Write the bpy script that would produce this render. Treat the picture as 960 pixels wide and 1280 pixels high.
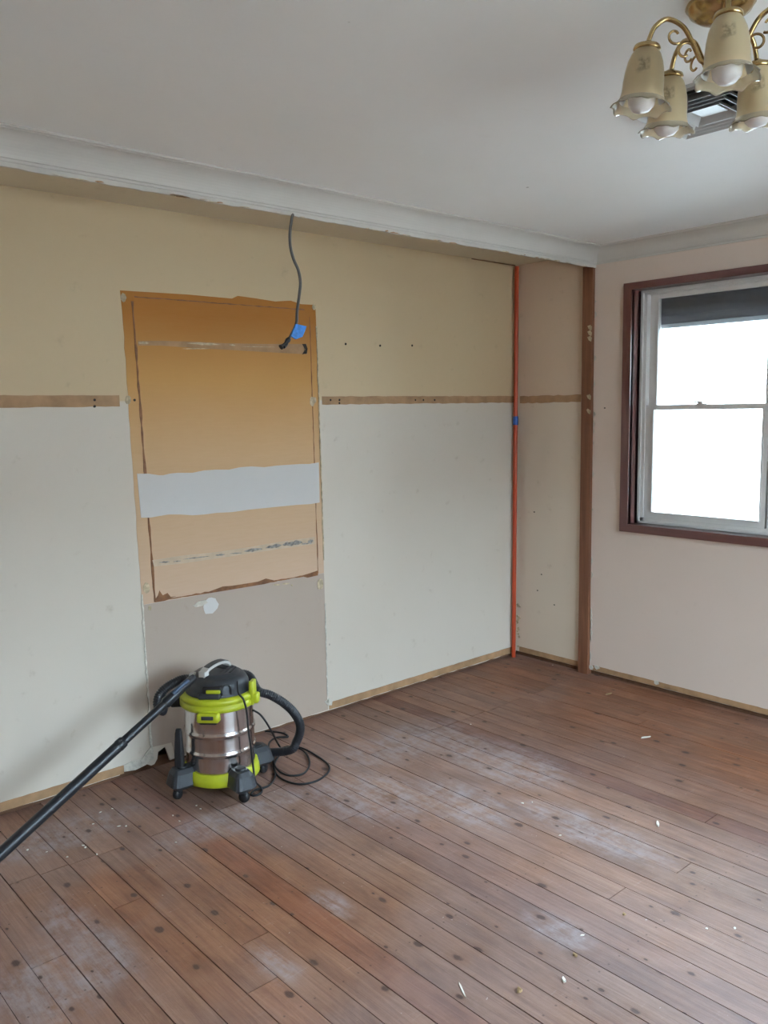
import bpy, math, random
from mathutils import Vector, Matrix
random.seed(7)
for o in list(bpy.data.objects): bpy.data.objects.remove(o)
S = bpy.context.scene
C = S.collection
PI = math.pi

# ------------------------------------------------------------------ camera
CAM = Vector((-4.0437, -3.3195, 1.545))
PITCH, YAW, ROLL, FPX = -0.1209, 0.7268, -0.0158, 1054.2
def cam_axes():
    cy, sy, cp, sp = math.cos(YAW), math.sin(YAW), math.cos(PITCH), math.sin(PITCH)
    f = Vector((sy*cp, cy*cp, sp)); r = Vector((cy, -sy, 0)); u = r.cross(f)
    cr, sr = math.cos(ROLL), math.sin(ROLL)
    return cr*r+sr*u, -sr*r+cr*u, f
RT, UP, FW = cam_axes()
cd = bpy.data.cameras.new('camera'); cam = bpy.data.objects.new('camera', cd); C.objects.link(cam)
cd.sensor_fit = 'VERTICAL'; cd.sensor_height = 36.0; cd.lens = 36.0*FPX/1280.0; cd.clip_start = 0.02
m3 = Matrix((RT, UP, -FW)).transposed()
cam.matrix_world = Matrix.Translation(CAM) @ m3.to_4x4()
S.camera = cam
def hit(u, v, ax, val):            # a measured image point turned into a place on a known plane
    d = RT*((u-480)/FPX) - UP*((v-640)/FPX) + FW
    return CAM + d*((val-CAM[ax])/d[ax])

# ------------------------------------------------------------------ world, sun, exposure
S.view_settings.view_transform = 'Standard'; S.view_settings.look = 'None'
S.view_settings.exposure = 0.3; S.view_settings.gamma = 1.0; S.view_settings.use_curve_mapping = False
W = bpy.data.worlds.new('sky'); S.world = W; W.use_nodes = True
bg = W.node_tree.nodes['Background']; bg.inputs[0].default_value = (0.66, 0.82, 1.0, 1); bg.inputs[1].default_value = 46.0
sun_d = bpy.data.lights.new('sun', 'SUN'); sun_d.energy = 3.0; sun_d.angle = 0.01; sun_d.color = (1.0, 0.95, 0.88)
sun = bpy.data.objects.new('sun', sun_d); C.objects.link(sun)
sun.rotation_euler = Vector((0.45, 0.35, -1.0)).to_track_quat('-Z', 'Y').to_euler()

def portal(name, loc, rot, sx, sy):
    d = bpy.data.lights.new(name, 'AREA'); d.shape = 'RECTANGLE'; d.size = sx; d.size_y = sy; d.cycles.is_portal = True
    o = bpy.data.objects.new(name, d); C.objects.link(o); o.location = loc; o.rotation_euler = rot
portal('portal_right', (0.195, -1.525, 1.53), (0, PI/2, 0), 1.25, 1.47)
portal('portal_front', (-2.0, -5.09, 1.50), (PI/2, 0, 0), 2.4, 1.2)

# ------------------------------------------------------------------ room numbers
D = 0.556            # depth of the former wardrobe
ZC, ZW, ZB = 2.400, 2.384, 2.2985   # ceiling, wardrobe ceiling, torn lower edge of the bulkhead
XL, YF = -4.75, -5.0
BW, BX0 = 0.0977, -3.434-13*0.0977

# ------------------------------------------------------------------ mesh helpers
class MB:
    def __init__(s): s.v = []; s.f = []; s.sm = []
    def add(s, vs, fs, smooth=False):
        n = len(s.v); s.v += [tuple(v) for v in vs]; s.f += [tuple(i+n for i in f) for f in fs]; s.sm += [smooth]*len(fs); return s
    def box(s, x0, x1, y0, y1, z0, z1, M=None):
        vs = [Vector((x, y, z)) for x in (x0, x1) for y in (y0, y1) for z in (z0, z1)]
        if M: vs = [M @ v for v in vs]
        return s.add(vs, [(0,1,3,2),(4,6,7,5),(0,4,5,1),(2,3,7,6),(0,2,6,4),(1,5,7,3)])
    def rbox(s, x0, x1, y0, y1, z0, z1, b, M=None, taper=1.0, smooth=True):
        # box with rounded vertical edges and chamfered top/bottom
        cx, cy = (x0+x1)/2, (y0+y1)/2; hx, hy = (x1-x0)/2, (y1-y0)/2
        def ring(z, k, ins):
            o = []
            for qx, qy, a0 in ((1,1,0),(-1,1,90),(-1,-1,180),(1,-1,270)):
                for t in (0, 30, 60, 90):
                    a = math.radians(a0+t)
                    px = (hx-b)*qx + (b-ins)*math.cos(a); py = (hy-b)*qy + (b-ins)*math.sin(a)
                    o.append(Vector((cx+px*k, cy+py*k, z)))
            return o
        c = b*0.6
        rings = [ring(z0, 1, c), ring(z0+c, 1, 0), ring(z1-c, taper, 0), ring(z1, taper, c)]
        vs = [v for r in rings for v in r]
        if M: vs = [M @ v for v in vs]
        n = 16; fs = [(i*n+j, i*n+(j+1) % n, (i+1)*n+(j+1) % n, (i+1)*n+j) for i in range(3) for j in range(n)]
        s.add(vs, fs, smooth)
        s.add([vs[j] for j in range(n)], [tuple(reversed(range(n)))]); s.add([vs[3*n+j] for j in range(n)], [tuple(range(n))]); return s
    def prism(s, pts, f0, f1):
        # pts: 2D outline; f0/f1 map (a,b) to the two parallel faces
        n = len(pts); a = [f0(*p) for p in pts]; b = [f1(*p) for p in pts]
        s.add(a+b, [tuple(range(n)), tuple(range(2*n-1, n-1, -1))] + [(i, i+n, (i+1) % n+n, (i+1) % n) for i in range(n)])
        return s
    def lathe(s, prof, n=32, M=None, smooth=True, rfun=None, caps=True, a0=0, a1=2*PI):
        full = abs(a1-a0-2*PI) < 1e-6; m = n if full else n+1
        vs = []
        for (r, z) in prof:
            for j in range(m):
                a = a0+(a1-a0)*j/n
                rr, zz = rfun(a, r, z) if rfun else (r, z)
                v = Vector((rr*math.cos(a), rr*math.sin(a), zz)); vs.append(M @ v if M else v)
        fs = []
        for i in range(len(prof)-1):
            for j in range(m if full else m-1):
                fs.append((i*m+j, i*m+(j+1) % m, (i+1)*m+(j+1) % m, (i+1)*m+j))
        s.add(vs, fs, smooth)
        if caps and full:
            if prof[0][0] > 1e-4: s.add(vs[:m], [tuple(reversed(range(m)))])
            if prof[-1][0] > 1e-4: s.add(vs[-m:], [tuple(range(m))])
        return s
    def tube(s, pts, r, n=10, rf=None, smooth=True, caps=True):
        pts = [Vector(p) for p in pts]; N = len(pts); vs = []; L = 0
        t = (pts[1]-pts[0]).normalized(); nrm = t.orthogonal().normalized()
        for i, p in enumerate(pts):
            tt = (pts[min(i+1, N-1)]-pts[max(i-1, 0)])
            if tt.length > 1e-9: tt.normalize(); nrm = (nrm - tt*nrm.dot(tt)).normalized(); t = tt
            b = t.cross(nrm)
            if i: L += (p-pts[i-1]).length
            rr = rf(L, i) if rf else r
            for j in range(n):
                a = 2*PI*j/n; vs.append(p + nrm*(rr*math.cos(a)) + b*(rr*math.sin(a)))
        fs = [(i*n+j, i*n+(j+1) % n, (i+1)*n+(j+1) % n, (i+1)*n+j) for i in range(N-1) for j in range(n)]
        s.add(vs, fs, smooth)
        if caps: s.add(vs[:n], [tuple(reversed(range(n)))]); s.add(vs[-n:], [tuple(range(n))])
        return s
    def build(s, name, mat=None, parent=None, loc=None):
        me = bpy.data.meshes.new(name); me.from_pydata(s.v, [], s.f); me.update()
        me.polygons.foreach_set('use_smooth', s.sm)
        o = bpy.data.objects.new(name, me); C.objects.link(o)
        if mat: me.materials.append(mat)
        if parent: o.parent = parent
        if loc: o.location = loc
        import bmesh
        bm = bmesh.new(); bm.from_mesh(me); bmesh.ops.recalc_face_normals(bm, faces=bm.faces); bm.to_mesh(me); bm.free()
        return o
def spline(pts, step=0.01, closed=False):
    P = [Vector(p) for p in pts]; out = []
    for i in range(len(P)-1):
        p0 = P[max(i-1, 0)]; p1 = P[i]; p2 = P[i+1]; p3 = P[min(i+2, len(P)-1)]
        n = max(2, int((p2-p1).length/step))
        for k in range(n):
            t = k/n; out.append(0.5*((2*p1)+(p2-p0)*t+(2*p0-5*p1+4*p2-p3)*t*t+(3*p1-p0-3*p2+p3)*t**3))
    out.append(P[-1]); return out
def empty(name, loc=(0,0,0), rz=0):
    o = bpy.data.objects.new(name, None); C.objects.link(o); o.location = loc; o.rotation_euler = (0, 0, rz); o.empty_display_size = 0.1; return o
def tag(o, label=None, cat=None, group=None, kind=None):
    for k, v in (('label', label), ('category', cat), ('group', group), ('kind', kind)):
        if v: o[k] = v
    return o
def struct(o, label=None): return tag(o, label, None, None, 'structure')
def jag(a, b, n, amp, rnd):
    # points from a to b with small random offset across, for torn edges
    a = Vector(a); b = Vector(b); d = (b-a).normalized(); p = Vector((-d.y, d.x)); out = []
    for i in range(n+1):
        k = 0 if i in (0, n) else rnd.uniform(-amp, amp)
        out.append(a.lerp(b, i/n)+p*k)
    return out

# ------------------------------------------------------------------ materials
def nt(name):
    m = bpy.data.materials.new(name); m.use_nodes = True; t = m.node_tree
    return m, t, t.nodes['Principled BSDF']
class G:
    def __init__(s, t): s.t = t
    def n(s, typ, **kw):
        x = s.t.nodes.new(typ)
        for k, v in kw.items(): setattr(x, k, v)
        return x
    def l(s, a, b): s.t.links.new(a, b)
    def val(s, sock, x):
        if isinstance(x, bpy.types.NodeSocket): s.l(x, sock)
        else: sock.default_value = x
    def math(s, op, a, b=None, c=None, clamp=False):
        x = s.n('ShaderNodeMath', operation=op, use_clamp=clamp); s.val(x.inputs[0], a)
        if b is not None: s.val(x.inputs[1], b)
        if c is not None: s.val(x.inputs[2], c)
        return x.outputs[0]
    def pos(s): return s.n('ShaderNodeNewGeometry').outputs['Position']
    def objc(s): return s.n('ShaderNodeTexCoord').outputs['Object']
    def mapv(s, v, loc=(0,0,0), sc=(1,1,1)):
        x = s.n('ShaderNodeMapping'); s.l(v, x.inputs[0]); s.val(x.inputs['Location'], loc); x.inputs['Scale'].default_value = sc; return x.outputs[0]
    def noise(s, v, scale, detail=4, rough=0.55, dist=0.0):
        x = s.n('ShaderNodeTexNoise'); s.l(v, x.inputs['Vector']); x.inputs['Scale'].default_value = scale
        x.inputs['Detail'].default_value = detail; x.inputs['Roughness'].default_value = rough; x.inputs['Distortion'].default_value = dist; return x.outputs['Fac']
    def vor(s, v, scale, rnd=1.0):
        x = s.n('ShaderNodeTexVoronoi'); s.l(v, x.inputs['Vector']); x.inputs['Scale'].default_value = scale; x.inputs['Randomness'].default_value = rnd; return x
    def ramp(s, fac, stops):
        x = s.n('ShaderNodeValToRGB'); s.val(x.inputs[0], fac); e = x.color_ramp.elements
        while len(e) < len(stops): e.new(0.5)
        for el, (p, c) in zip(e, stops): el.position = p; el.color = (*c, 1) if len(c) == 3 else c
        return x.outputs[0]
    def step(s, x, a, b):
        n = s.n('ShaderNodeMapRange', interpolation_type='SMOOTHSTEP'); s.val(n.inputs[0], x); n.inputs[1].default_value = a; n.inputs[2].default_value = b; return n.outputs[0]
    def mix(s, fac, a, b, mode='MIX'):
        x = s.n('ShaderNodeMix', data_type='RGBA', blend_type=mode); s.val(x.inputs[0], fac)
        s.val(x.inputs[6], (*a, 1) if isinstance(a, tuple) else a); s.val(x.inputs[7], (*b, 1) if isinstance(b, tuple) else b); return x.outputs[2]
    def sep(s, v):
        x = s.n('ShaderNodeSeparateXYZ'); s.l(v, x.inputs[0]); return x.outputs
    def bump(s, h, strength, dist=0.01):
        x = s.n('ShaderNodeBump'); x.inputs['Strength'].default_value = strength; x.inputs['Distance'].default_value = dist; s.l(h, x.inputs['Height']); return x.outputs[0]
def simple(name, col, rough=0.5, metal=0.0, var=0.08, scale=30, bump=0.0, coat=0.0):
    m, t, p = nt(name); g = G(t)
    n = g.noise(g.objc(), scale)
    lo = tuple(c*(1-var) for c in col); hi = tuple(min(1, c*(1+var)) for c in col)
    g.l(g.ramp(n, [(0.3, lo), (0.7, hi)]), p.inputs['Base Color'])
    p.inputs['Roughness'].default_value = rough; p.inputs['Metallic'].default_value = metal
    if bump: g.l(g.bump(n, bump), p.inputs['Normal'])
    if coat: p.inputs['Coat Weight'].default_value = coat
    return m
def paint(name, col, rough=0.55, dirt=(0.5, 0.4, 0.28), dirt_amt=0.35, bump=0.12, upper=None):
    # old wall paint: broad mottling, fine roller texture, smudges and pin marks
    m, t, p = nt(name); g = G(t); v = g.pos()
    a = g.noise(v, 1.6, 5); b = g.noise(v, 14, 6, 0.6); c = g.noise(v, 220, 2)
    base = g.mix(g.math('MULTIPLY', g.step(a, 0.3, 0.75), 0.35), col, tuple(x*y for x, y in zip(col, (0.93, 0.92, 0.88))))
    if upper:      # yellower old paint above the shelf line
        base = g.mix(g.step(g.sep(v)[2], 1.590, 1.600), base, upper)
    sm = g.math('MULTIPLY', g.step(b, 0.60, 0.80), dirt_amt)
    base = g.mix(sm, base, tuple(x*y for x, y in zip(col, dirt)))
    vd = g.vor(g.mapv(v, sc=(1, 1, 0.8)), 3.3).outputs['Distance']
    pin = g.math('MULTIPLY', g.math('SUBTRACT', 1.0, g.step(vd, 0.012, 0.024)), 0.65)
    base = g.mix(pin, base, (0.12, 0.08, 0.05))
    g.l(base, p.inputs['Base Color']); p.inputs['Roughness'].default_value = rough
    h = g.math('ADD', g.math('MULTIPLY', b, 0.6), g.math('MULTIPLY', c, 0.4))
    g.l(g.bump(h, bump, 0.004), p.inputs['Normal']); return m
def wood(name, dark, light, rough=0.5, axis=2, scale=1.0, coat=0.0, relief=0.15):
    m, t, p = nt(name); g = G(t); v = g.objc()
    sc = [38*scale]*3; sc[axis] = 2.2*scale
    n = g.noise(g.mapv(v, sc=tuple(sc)), 1.0, 6, 0.6, 0.6)
    n2 = g.noise(v, 3.0*scale, 3)
    c = g.ramp(n, [(0.28, dark), (0.72, light)])
    c = g.mix(g.math('MULTIPLY', n2, 0.4), c, dark)
    g.l(c, p.inputs['Base Color']); p.inputs['Roughness'].default_value = rough; p.inputs['Coat Weight'].default_value = coat; p.inputs['Coat Roughness'].default_value = 0.4
    if relief: g.l(g.bump(n, relief, 0.003), p.inputs['Normal'])
    return m
M = {}
M['cream'] = paint('cream_paint', (0.67, 0.595, 0.51), upper=(0.62, 0.472, 0.29))
M['cream_end'] = paint('cream_end_paint', (0.72, 0.60, 0.48), upper=(0.70, 0.54, 0.405))
M['offwhite'] = paint('off_white_paint', (0.74, 0.605, 0.52), dirt_amt=0.12)
M['ceil'] = paint('ceiling_paint', (0.88, 0.88, 0.87), dirt_amt=0.05, bump=0.06)
M['ceil_robe'] = paint('wardrobe_ceiling_paint', (0.66, 0.57, 0.42), dirt_amt=0.3)
M['cornice'] = simple('cornice_plaster', (0.61, 0.57, 0.52), 0.75, var=0.03, scale=4)
M['plaster'] = simple('raw_plaster', (0.62, 0.575, 0.50), 0.9, var=0.15, scale=60, bump=0.4)
M['plaster_dirty'] = simple('stained_plaster', (0.52, 0.42, 0.28), 0.9, var=0.35, scale=40, bump=0.4)
M['greyplaster'] = simple('torn_grey_plaster', (0.30, 0.28, 0.26), 0.95, var=0.5, scale=70, bump=0.6)
M['glue'] = simple('brown_glue_line', (0.23, 0.095, 0.035), 0.6, var=0.4, scale=25)
M['kraft'] = None
def kraft():
    m, t, p = nt('bare_kraft_board'); g = G(t); v = g.pos()
    a = g.noise(v, 2.0, 5); b = g.noise(g.mapv(v, sc=(10, 10, 90)), 1.0, 4)
    z = g.sep(v)[2]
    wz = g.math('ADD', z, g.math('MULTIPLY', g.math('SUBTRACT', a, 0.5), 0.10))
    c = g.ramp(g.math('DIVIDE', wz, 2.4), [(0.285, (0.64, 0.46, 0.345)), (0.56, (0.68, 0.45, 0.25)), (0.70, (0.60, 0.32, 0.10)), (0.82, (0.42, 0.155, 0.018))])  # warmer, dimmer light towards the top is put into the board tone
    c = g.mix(g.math('MULTIPLY', b, 0.25), c, (0.48, 0.26, 0.09))
    g.l(c, p.inputs['Base Color']); p.inputs['Roughness'].default_value = 0.65
    p.inputs['Specular IOR Level'].default_value = 0.3
    g.l(g.bump(b, 0.08, 0.003), p.inputs['Normal']); return m
M['kraft'] = kraft()
M['kraft_pale'] = paint('pale_bare_board', (0.465, 0.37, 0.305), dirt=(0.75, 0.66, 0.55), dirt_amt=0.5)
M['kraft_light'] = simple('pale_torn_paper', (0.60, 0.46, 0.33), 0.7, var=0.1, scale=20)
M['mark'] = simple('bare_strip_board', (0.40, 0.235, 0.12), 0.7, var=0.22, scale=12, bump=0.2)
M['whiteband'] = paint('white_paint_band', (0.67, 0.645, 0.63), dirt_amt=0.08)
M['plate'] = wood('bottom_plate_timber', (0.10, 0.045, 0.022), (0.20, 0.095, 0.05), 0.85, axis=0)
M['stud'] = wood('red_stud_timber', (0.15, 0.055, 0.027), (0.30, 0.125, 0.062), 0.6, axis=2)
M['mahog'] = wood('mahogany_stain', (0.105, 0.030, 0.026), (0.165, 0.050, 0.042), 0.28, axis=2, coat=1.0, relief=0)
M['mahog_h'] = wood('mahogany_stain_horizontal', (0.105, 0.030, 0.026), (0.165, 0.050, 0.042), 0.28, axis=1, coat=1.0, relief=0)
M['alu'] = simple('painted_aluminium', (0.74, 0.71, 0.68), 0.4, var=0.05, scale=8)
M['shutter'] = simple('grey_roller_shutter', (0.17, 0.17, 0.20), 0.6, var=0.08, scale=10)
M['shutter_rail'] = simple('shutter_bottom_rail', (0.40, 0.40, 0.43), 0.5, var=0.05)
M['void'] = simple('wall_cavity', (0.035, 0.028, 0.022), 0.95, var=0.2)
M['subfloor'] = simple('dark_subfloor', (0.03, 0.018, 0.012), 0.95, var=0.2)
M['outside_wall'] = simple('outside_render', (0.36, 0.345, 0.33), 0.9)
M['ground'] = simple('dry_ground', (0.15, 0.14, 0.13), 0.95, var=0.25, scale=3)
M['bounce_pale'] = simple('bounce_slab_pale', (0.68, 0.61, 0.52), 0.9, var=0.1, scale=2)
M['orange'] = simple('orange_plastic', (0.50, 0.062, 0.018), 0.38, var=0.08, scale=8)
M['bluetape'] = simple('blue_tape', (0.025, 0.10, 0.42), 0.5, var=0.2, scale=60)
M['lightblue'] = simple('light_blue_tape', (0.06, 0.27, 0.75), 0.45, var=0.25, scale=60)
M['cablegrey'] = simple('grey_cable', (0.12, 0.115, 0.11), 0.5, var=0.1)
M['grip_glint'] = simple('grip_highlight_blue', (0.045, 0.075, 0.13), 0.3, var=0.1)  # colour of the highlight along the wand grip
M['black'] = simple('black_plastic', (0.010, 0.010, 0.012), 0.5, var=0.15)
M['hose'] = simple('black_hose', (0.016, 0.017, 0.022), 0.38, var=0.15)
M['charcoal'] = simple('charcoal_plastic', (0.034, 0.037, 0.043), 0.45, var=0.12, scale=50, bump=0.05)
M['lime'] = simple('lime_plastic', (0.44, 0.48, 0.02), 0.38, var=0.05)
M['lgrey'] = simple('light_grey_plastic', (0.55, 0.54, 0.52), 0.4, var=0.05)
M['flake'] = simple('paint_flake', (0.78, 0.74, 0.66), 0.8, var=0.1)
M['chip'] = simple('wood_chip', (0.34, 0.22, 0.11), 0.85, var=0.35, scale=80)
M['vent'] = simple('vent_metal', (0.46, 0.46, 0.46), 0.35, 0.2, var=0.05)
M['bulb'] = simple('opal_bulb', (0.80, 0.77, 0.78), 0.25, var=0.02)
def steel():
    m, t, p = nt('stainless_drum'); g = G(t); v = g.objc()
    n = g.noise(g.mapv(v, sc=(60, 60, 1.5)), 1.0, 3)
    sm = g.noise(v, 9, 5)
    g.l(g.ramp(n, [(0.3, (0.50, 0.46, 0.45)), (0.7, (0.66, 0.62, 0.60))]), p.inputs['Base Color'])
    p.inputs['Metallic'].default_value = 1.0
    g.l(g.ramp(sm, [(0.35, (0.15,)*3), (0.7, (0.24,)*3)]), p.inputs['Roughness']); return m
M['steel'] = steel()
def brass():
    m, t, p = nt('antique_brass'); g = G(t); n = g.noise(g.objc(), 40)
    g.l(g.ramp(n, [(0.3, (0.36, 0.25, 0.11)), (0.7, (0.55, 0.41, 0.21))]), p.inputs['Base Color'])
    p.inputs['Metallic'].default_value = 1.0; p.inputs['Roughness'].default_value = 0.24; return m
M['brass'] = brass()
def glass_pane():
    m, t, p = nt('window_glass'); g = G(t); t.nodes.remove(p)
    tr = g.n('ShaderNodeBsdfTransparent'); tr.inputs[0].default_value = (0.93, 0.96, 0.95, 1)
    gl = g.n('ShaderNodeBsdfGlossy'); gl.inputs['Roughness'].default_value = 0.03
    fr = g.n('ShaderNodeFresnel'); fr.inputs[0].default_value = 1.45
    mx = g.n('ShaderNodeMixShader'); g.l(fr.outputs[0], mx.inputs[0]); g.l(tr.outputs[0], mx.inputs[1]); g.l(gl.outputs[0], mx.inputs[2])
    g.l(mx.outputs[0], t.nodes['Material Output'].inputs[0]); return m
M['glass'] = glass_pane()
def shade_glass(name, clear):
    m, t, p = nt(name); g = G(t); t.nodes.remove(p); v = g.objc()
    col = (1.0, 0.92, 0.74) if clear else (0.86, 0.73, 0.49)
    tr = g.n('ShaderNodeBsdfTransparent'); tr.inputs[0].default_value = (0.98, 0.93, 0.80, 1)
    tl = g.n('ShaderNodeBsdfTranslucent'); df = g.n('ShaderNodeBsdfDiffuse')
    gl = g.n('ShaderNodeBsdfGlossy'); gl.inputs['Roughness'].default_value = 0.06 if clear else 0.35
    fr = g.n('ShaderNodeFresnel'); fr.inputs[0].default_value = 1.22 if clear else 1.35
    # etched flower on the frosted glass
    n = g.noise(v, 55, 4); z = g.sep(v)[2]
    band = g.math('MULTIPLY', g.step(z, -0.075, -0.055), g.math('SUBTRACT', 1.0, g.step(z, -0.045, -0.028)))
    ang = g.math('ARCTAN2', g.sep(v)[1], g.sep(v)[0])
    petal = g.step(g.math('COSINE', g.math('MULTIPLY', g.math('SUBTRACT', ang, 3.61), 3.0)), 0.25, 0.85)
    et = g.math('MULTIPLY', g.math('MULTIPLY', band, petal), g.step(n, 0.35, 0.6))
    c = g.mix(g.math('MULTIPLY', et, 0.75), col, (0.20, 0.15, 0.09))
    g.l(c, tl.inputs[0]); g.l(c, df.inputs[0])
    m1 = g.n('ShaderNodeMixShader'); m1.inputs[0].default_value = 0.5; g.l(tl.outputs[0], m1.inputs[1]); g.l(df.outputs[0], m1.inputs[2])
    m2 = g.n('ShaderNodeMixShader'); m2.inputs[0].default_value = 0.5 if clear else 0.20; g.l(m1.outputs[0], m2.inputs[1]); g.l(tr.outputs[0], m2.inputs[2])
    m3_ = g.n('ShaderNodeMixShader'); g.l(fr.outputs[0], m3_.inputs[0]); g.l(m2.outputs[0], m3_.inputs[1]); g.l(gl.outputs[0], m3_.inputs[2])
    g.l(m3_.outputs[0], t.nodes['Material Output'].inputs[0]); return m
M['frost'] = shade_glass('frosted_amber_glass', False); M['ruffle'] = shade_glass('clear_amber_glass', True)

def floor_mat():
    m, t, p = nt('bare_cypress_boards'); g = G(t); v = g.pos()
    oi = g.n('ShaderNodeObjectInfo')
    off = g.n('ShaderNodeCombineXYZ'); g.l(g.math('MULTIPLY', oi.outputs['Random'], 37.0), off.inputs[0]); g.l(g.math('MULTIPLY', oi.outputs['Random'], 91.0), off.inputs[1])
    va = g.n('ShaderNodeVectorMath', operation='ADD'); g.l(v, va.inputs[0]); g.l(off.outputs[0], va.inputs[1]); vo = va.outputs[0]
    grain = g.noise(g.mapv(vo, sc=(55, 2.2, 1)), 1.0, 7, 0.62, 0.9)
    fine = g.noise(g.mapv(vo, sc=(260, 9, 1)), 1.0, 3)
    c = g.ramp(grain, [(0.22, (0.185, 0.087, 0.053)), (0.5, (0.292, 0.153, 0.096)), (0.8, (0.378, 0.218, 0.142))])
    c = g.mix(g.math('MULTIPLY', fine, 0.22), c, (0.15, 0.075, 0.045))
    c = g.mix(1.0, c, oi.outputs['Color'], 'MULTIPLY')
    worn = g.noise(g.mapv(vo, sc=(2.4, 1.0, 1)), 3.4, 8, 0.68, 0.4)
    c = g.mix(g.step(worn, 0.30, 0.70), g.mix(1.0, c, (0.74, 0.70, 0.70), 'MULTIPLY'), g.mix(1.0, c, (1.14, 1.15, 1.18), 'MULTIPLY'))
    sx, sy, sz = g.sep(v)
    wob = g.noise(v, 5.0, 5, 0.65); wob2 = g.noise(g.mapv(v, loc=(9, 4, 0)), 16.0, 5, 0.7)
    def blob(cx, cy, rx, ry, soft=0.5):
        a = g.math('DIVIDE', g.math('SUBTRACT', sx, cx), rx); b = g.math('DIVIDE', g.math('SUBTRACT', sy, cy), ry)
        d = g.math('SQRT', g.math('ADD', g.math('MULTIPLY', a, a), g.math('MULTIPLY', b, b)))
        d = g.math('ADD', d, g.math('MULTIPLY', g.math('SUBTRACT', wob, 0.5), 1.1))
        return g.math('SUBTRACT', 1.0, g.step(d, 1.0-soft, 1.0+soft*0.4))
    def union(bl):
        r = bl[0]
        for x in bl[1:]: r = g.math('MAXIMUM', r, x)
        return r
    # areas still holding the old orange finish
    orange = union([blob(-3.01, -0.84, 0.20, 0.20, 0.35), blob(-2.60, -0.93, 0.15, 0.28, 0.4), blob(-2.75, -1.2, 0.45, 0.5, 0.8), blob(-0.25, -1.05, 0.62, 0.55, 0.6), blob(-0.45, -1.9, 0.5, 0.6, 0.6), blob(-0.35, -0.3, 0.4, 0.3, 0.7)])
    c = g.mix(g.math('MULTIPLY', orange, 0.62), c, g.mix(1.0, c, (1.02, 0.76, 0.54), 'MULTIPLY'))
    # plaster dust, brushed and trodden in
    dust = union([blob(-3.17, -0.98, 0.10, 0.30), blob(-3.0, -0.30, 0.35, 0.14), blob(-2.45, -0.62, 0.35, 0.12), blob(-1.95, -0.85, 0.25, 0.30), blob(-1.72, -1.15, 0.16, 0.32), blob(-1.45, -0.55, 0.42, 0.20),
                  blob(-1.30, -1.0, 0.22, 0.4), blob(-1.55, -1.6, 0.12, 0.35), blob(-2.52, -1.33, 0.05, 0.10, 0.6), blob(-2.82, -1.45, 0.06, 0.12, 0.7), blob(-2.12, -1.9, 0.08, 0.14, 0.5), blob(-3.3, -1.1, 0.2, 0.2)])
    streak = g.noise(g.mapv(v, sc=(34, 7, 1)), 1.0, 6, 0.7, 0.3); scr = g.noise(g.mapv(v, loc=(2, 5, 0), sc=(8, 75, 1)), 1.0, 4, 0.6)
    dn = g.math('MULTIPLY', dust, g.step(g.math('ADD', g.math('MULTIPLY', wob2, 0.5), g.math('MULTIPLY', streak, 0.5)), 0.38, 0.62))
    c = g.mix(g.math('MULTIPLY', dn, 0.52), c, (0.47, 0.42, 0.43))
    film = g.math('MULTIPLY', g.step(g.noise(v, 1.3, 7, 0.65), 0.32, 0.68), g.math('SUBTRACT', 1.0, g.math('MULTIPLY', orange, 0.8)))
    c = g.mix(g.math('MULTIPLY', film, 0.28), c, (0.31, 0.255, 0.265))
    c = g.mix(g.math('MULTIPLY', g.math('MULTIPLY', g.step(scr, 0.58, 0.72), g.step(worn, 0.45, 0.7)), 0.22), c, (0.50, 0.44, 0.42))
    spk = g.math('MULTIPLY', g.step(g.noise(v, 70, 2), 0.71, 0.76), g.step(wob, 0.48, 0.62))
    c = g.mix(g.math('MULTIPLY', spk, 0.5), c, (0.66, 0.62, 0.58))
    # grey-brown grime
    gr = g.math('MULTIPLY', g.step(g.noise(g.mapv(v, loc=(3, 7, 0)), 7.0, 6, 0.7), 0.56, 0.74), 0.35)
    c = g.mix(gr, c, (0.15, 0.09, 0.065))
    # knots
    kv = g.vor(g.mapv(vo, sc=(1, 0.62, 1)), 8.2); kv.voronoi_dimensions = '2D'; kd = g.math('ADD', g.math('DIVIDE', kv.outputs['Distance'], g.math('ADD', 0.45, g.sep(kv.outputs['Color'])[1])), g.math('MULTIPLY', g.math('SUBTRACT', wob2, 0.5), 0.13))
    on = g.step(g.sep(kv.outputs['Color'])[0], 0.36, 0.38)
    core = g.math('MULTIPLY', on, g.math('SUBTRACT', 1.0, g.step(kd, 0.035, 0.085)))
    halo = g.math('MULTIPLY', on, g.math('SUBTRACT', 1.0, g.step(kd, 0.06, 0.24)))
    c = g.mix(g.math('MULTIPLY', halo, 0.34), c, (0.20, 0.10, 0.06)); c = g.mix(g.math('MULTIPLY', core, 0.85), c, (0.065, 0.035, 0.028))
    # punched nail holes along the joists
    fx = g.math('FRACT', g.math('DIVIDE', g.math('SUBTRACT', sx, BX0), BW)); fy = g.math('FRACT', g.math('DIVIDE', sy, 0.45))
    ex = g.math('MULTIPLY', g.math('SUBTRACT', g.math('ABSOLUTE', g.math('SUBTRACT', fx, 0.5)), 0.27), BW); ey = g.math('MULTIPLY', g.math('SUBTRACT', fy, 0.35), 0.45)
    dd = g.math('SQRT', g.math('ADD', g.math('MULTIPLY', ex, ex), g.math('MULTIPLY', ey, ey)))
    c = g.mix(g.math('MULTIPLY', g.math('SUBTRACT', 1.0, g.step(dd, 0.0018, 0.0042)), 0.55), c, (0.04, 0.025, 0.02))
    g.l(c, p.inputs['Base Color'])
    rg = g.math('ADD', 0.46, g.math('MULTIPLY', dn, 0.3)); rg = g.math('SUBTRACT', rg, g.math('MULTIPLY', orange, 0.03)); g.l(rg, p.inputs['Roughness'])
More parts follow.
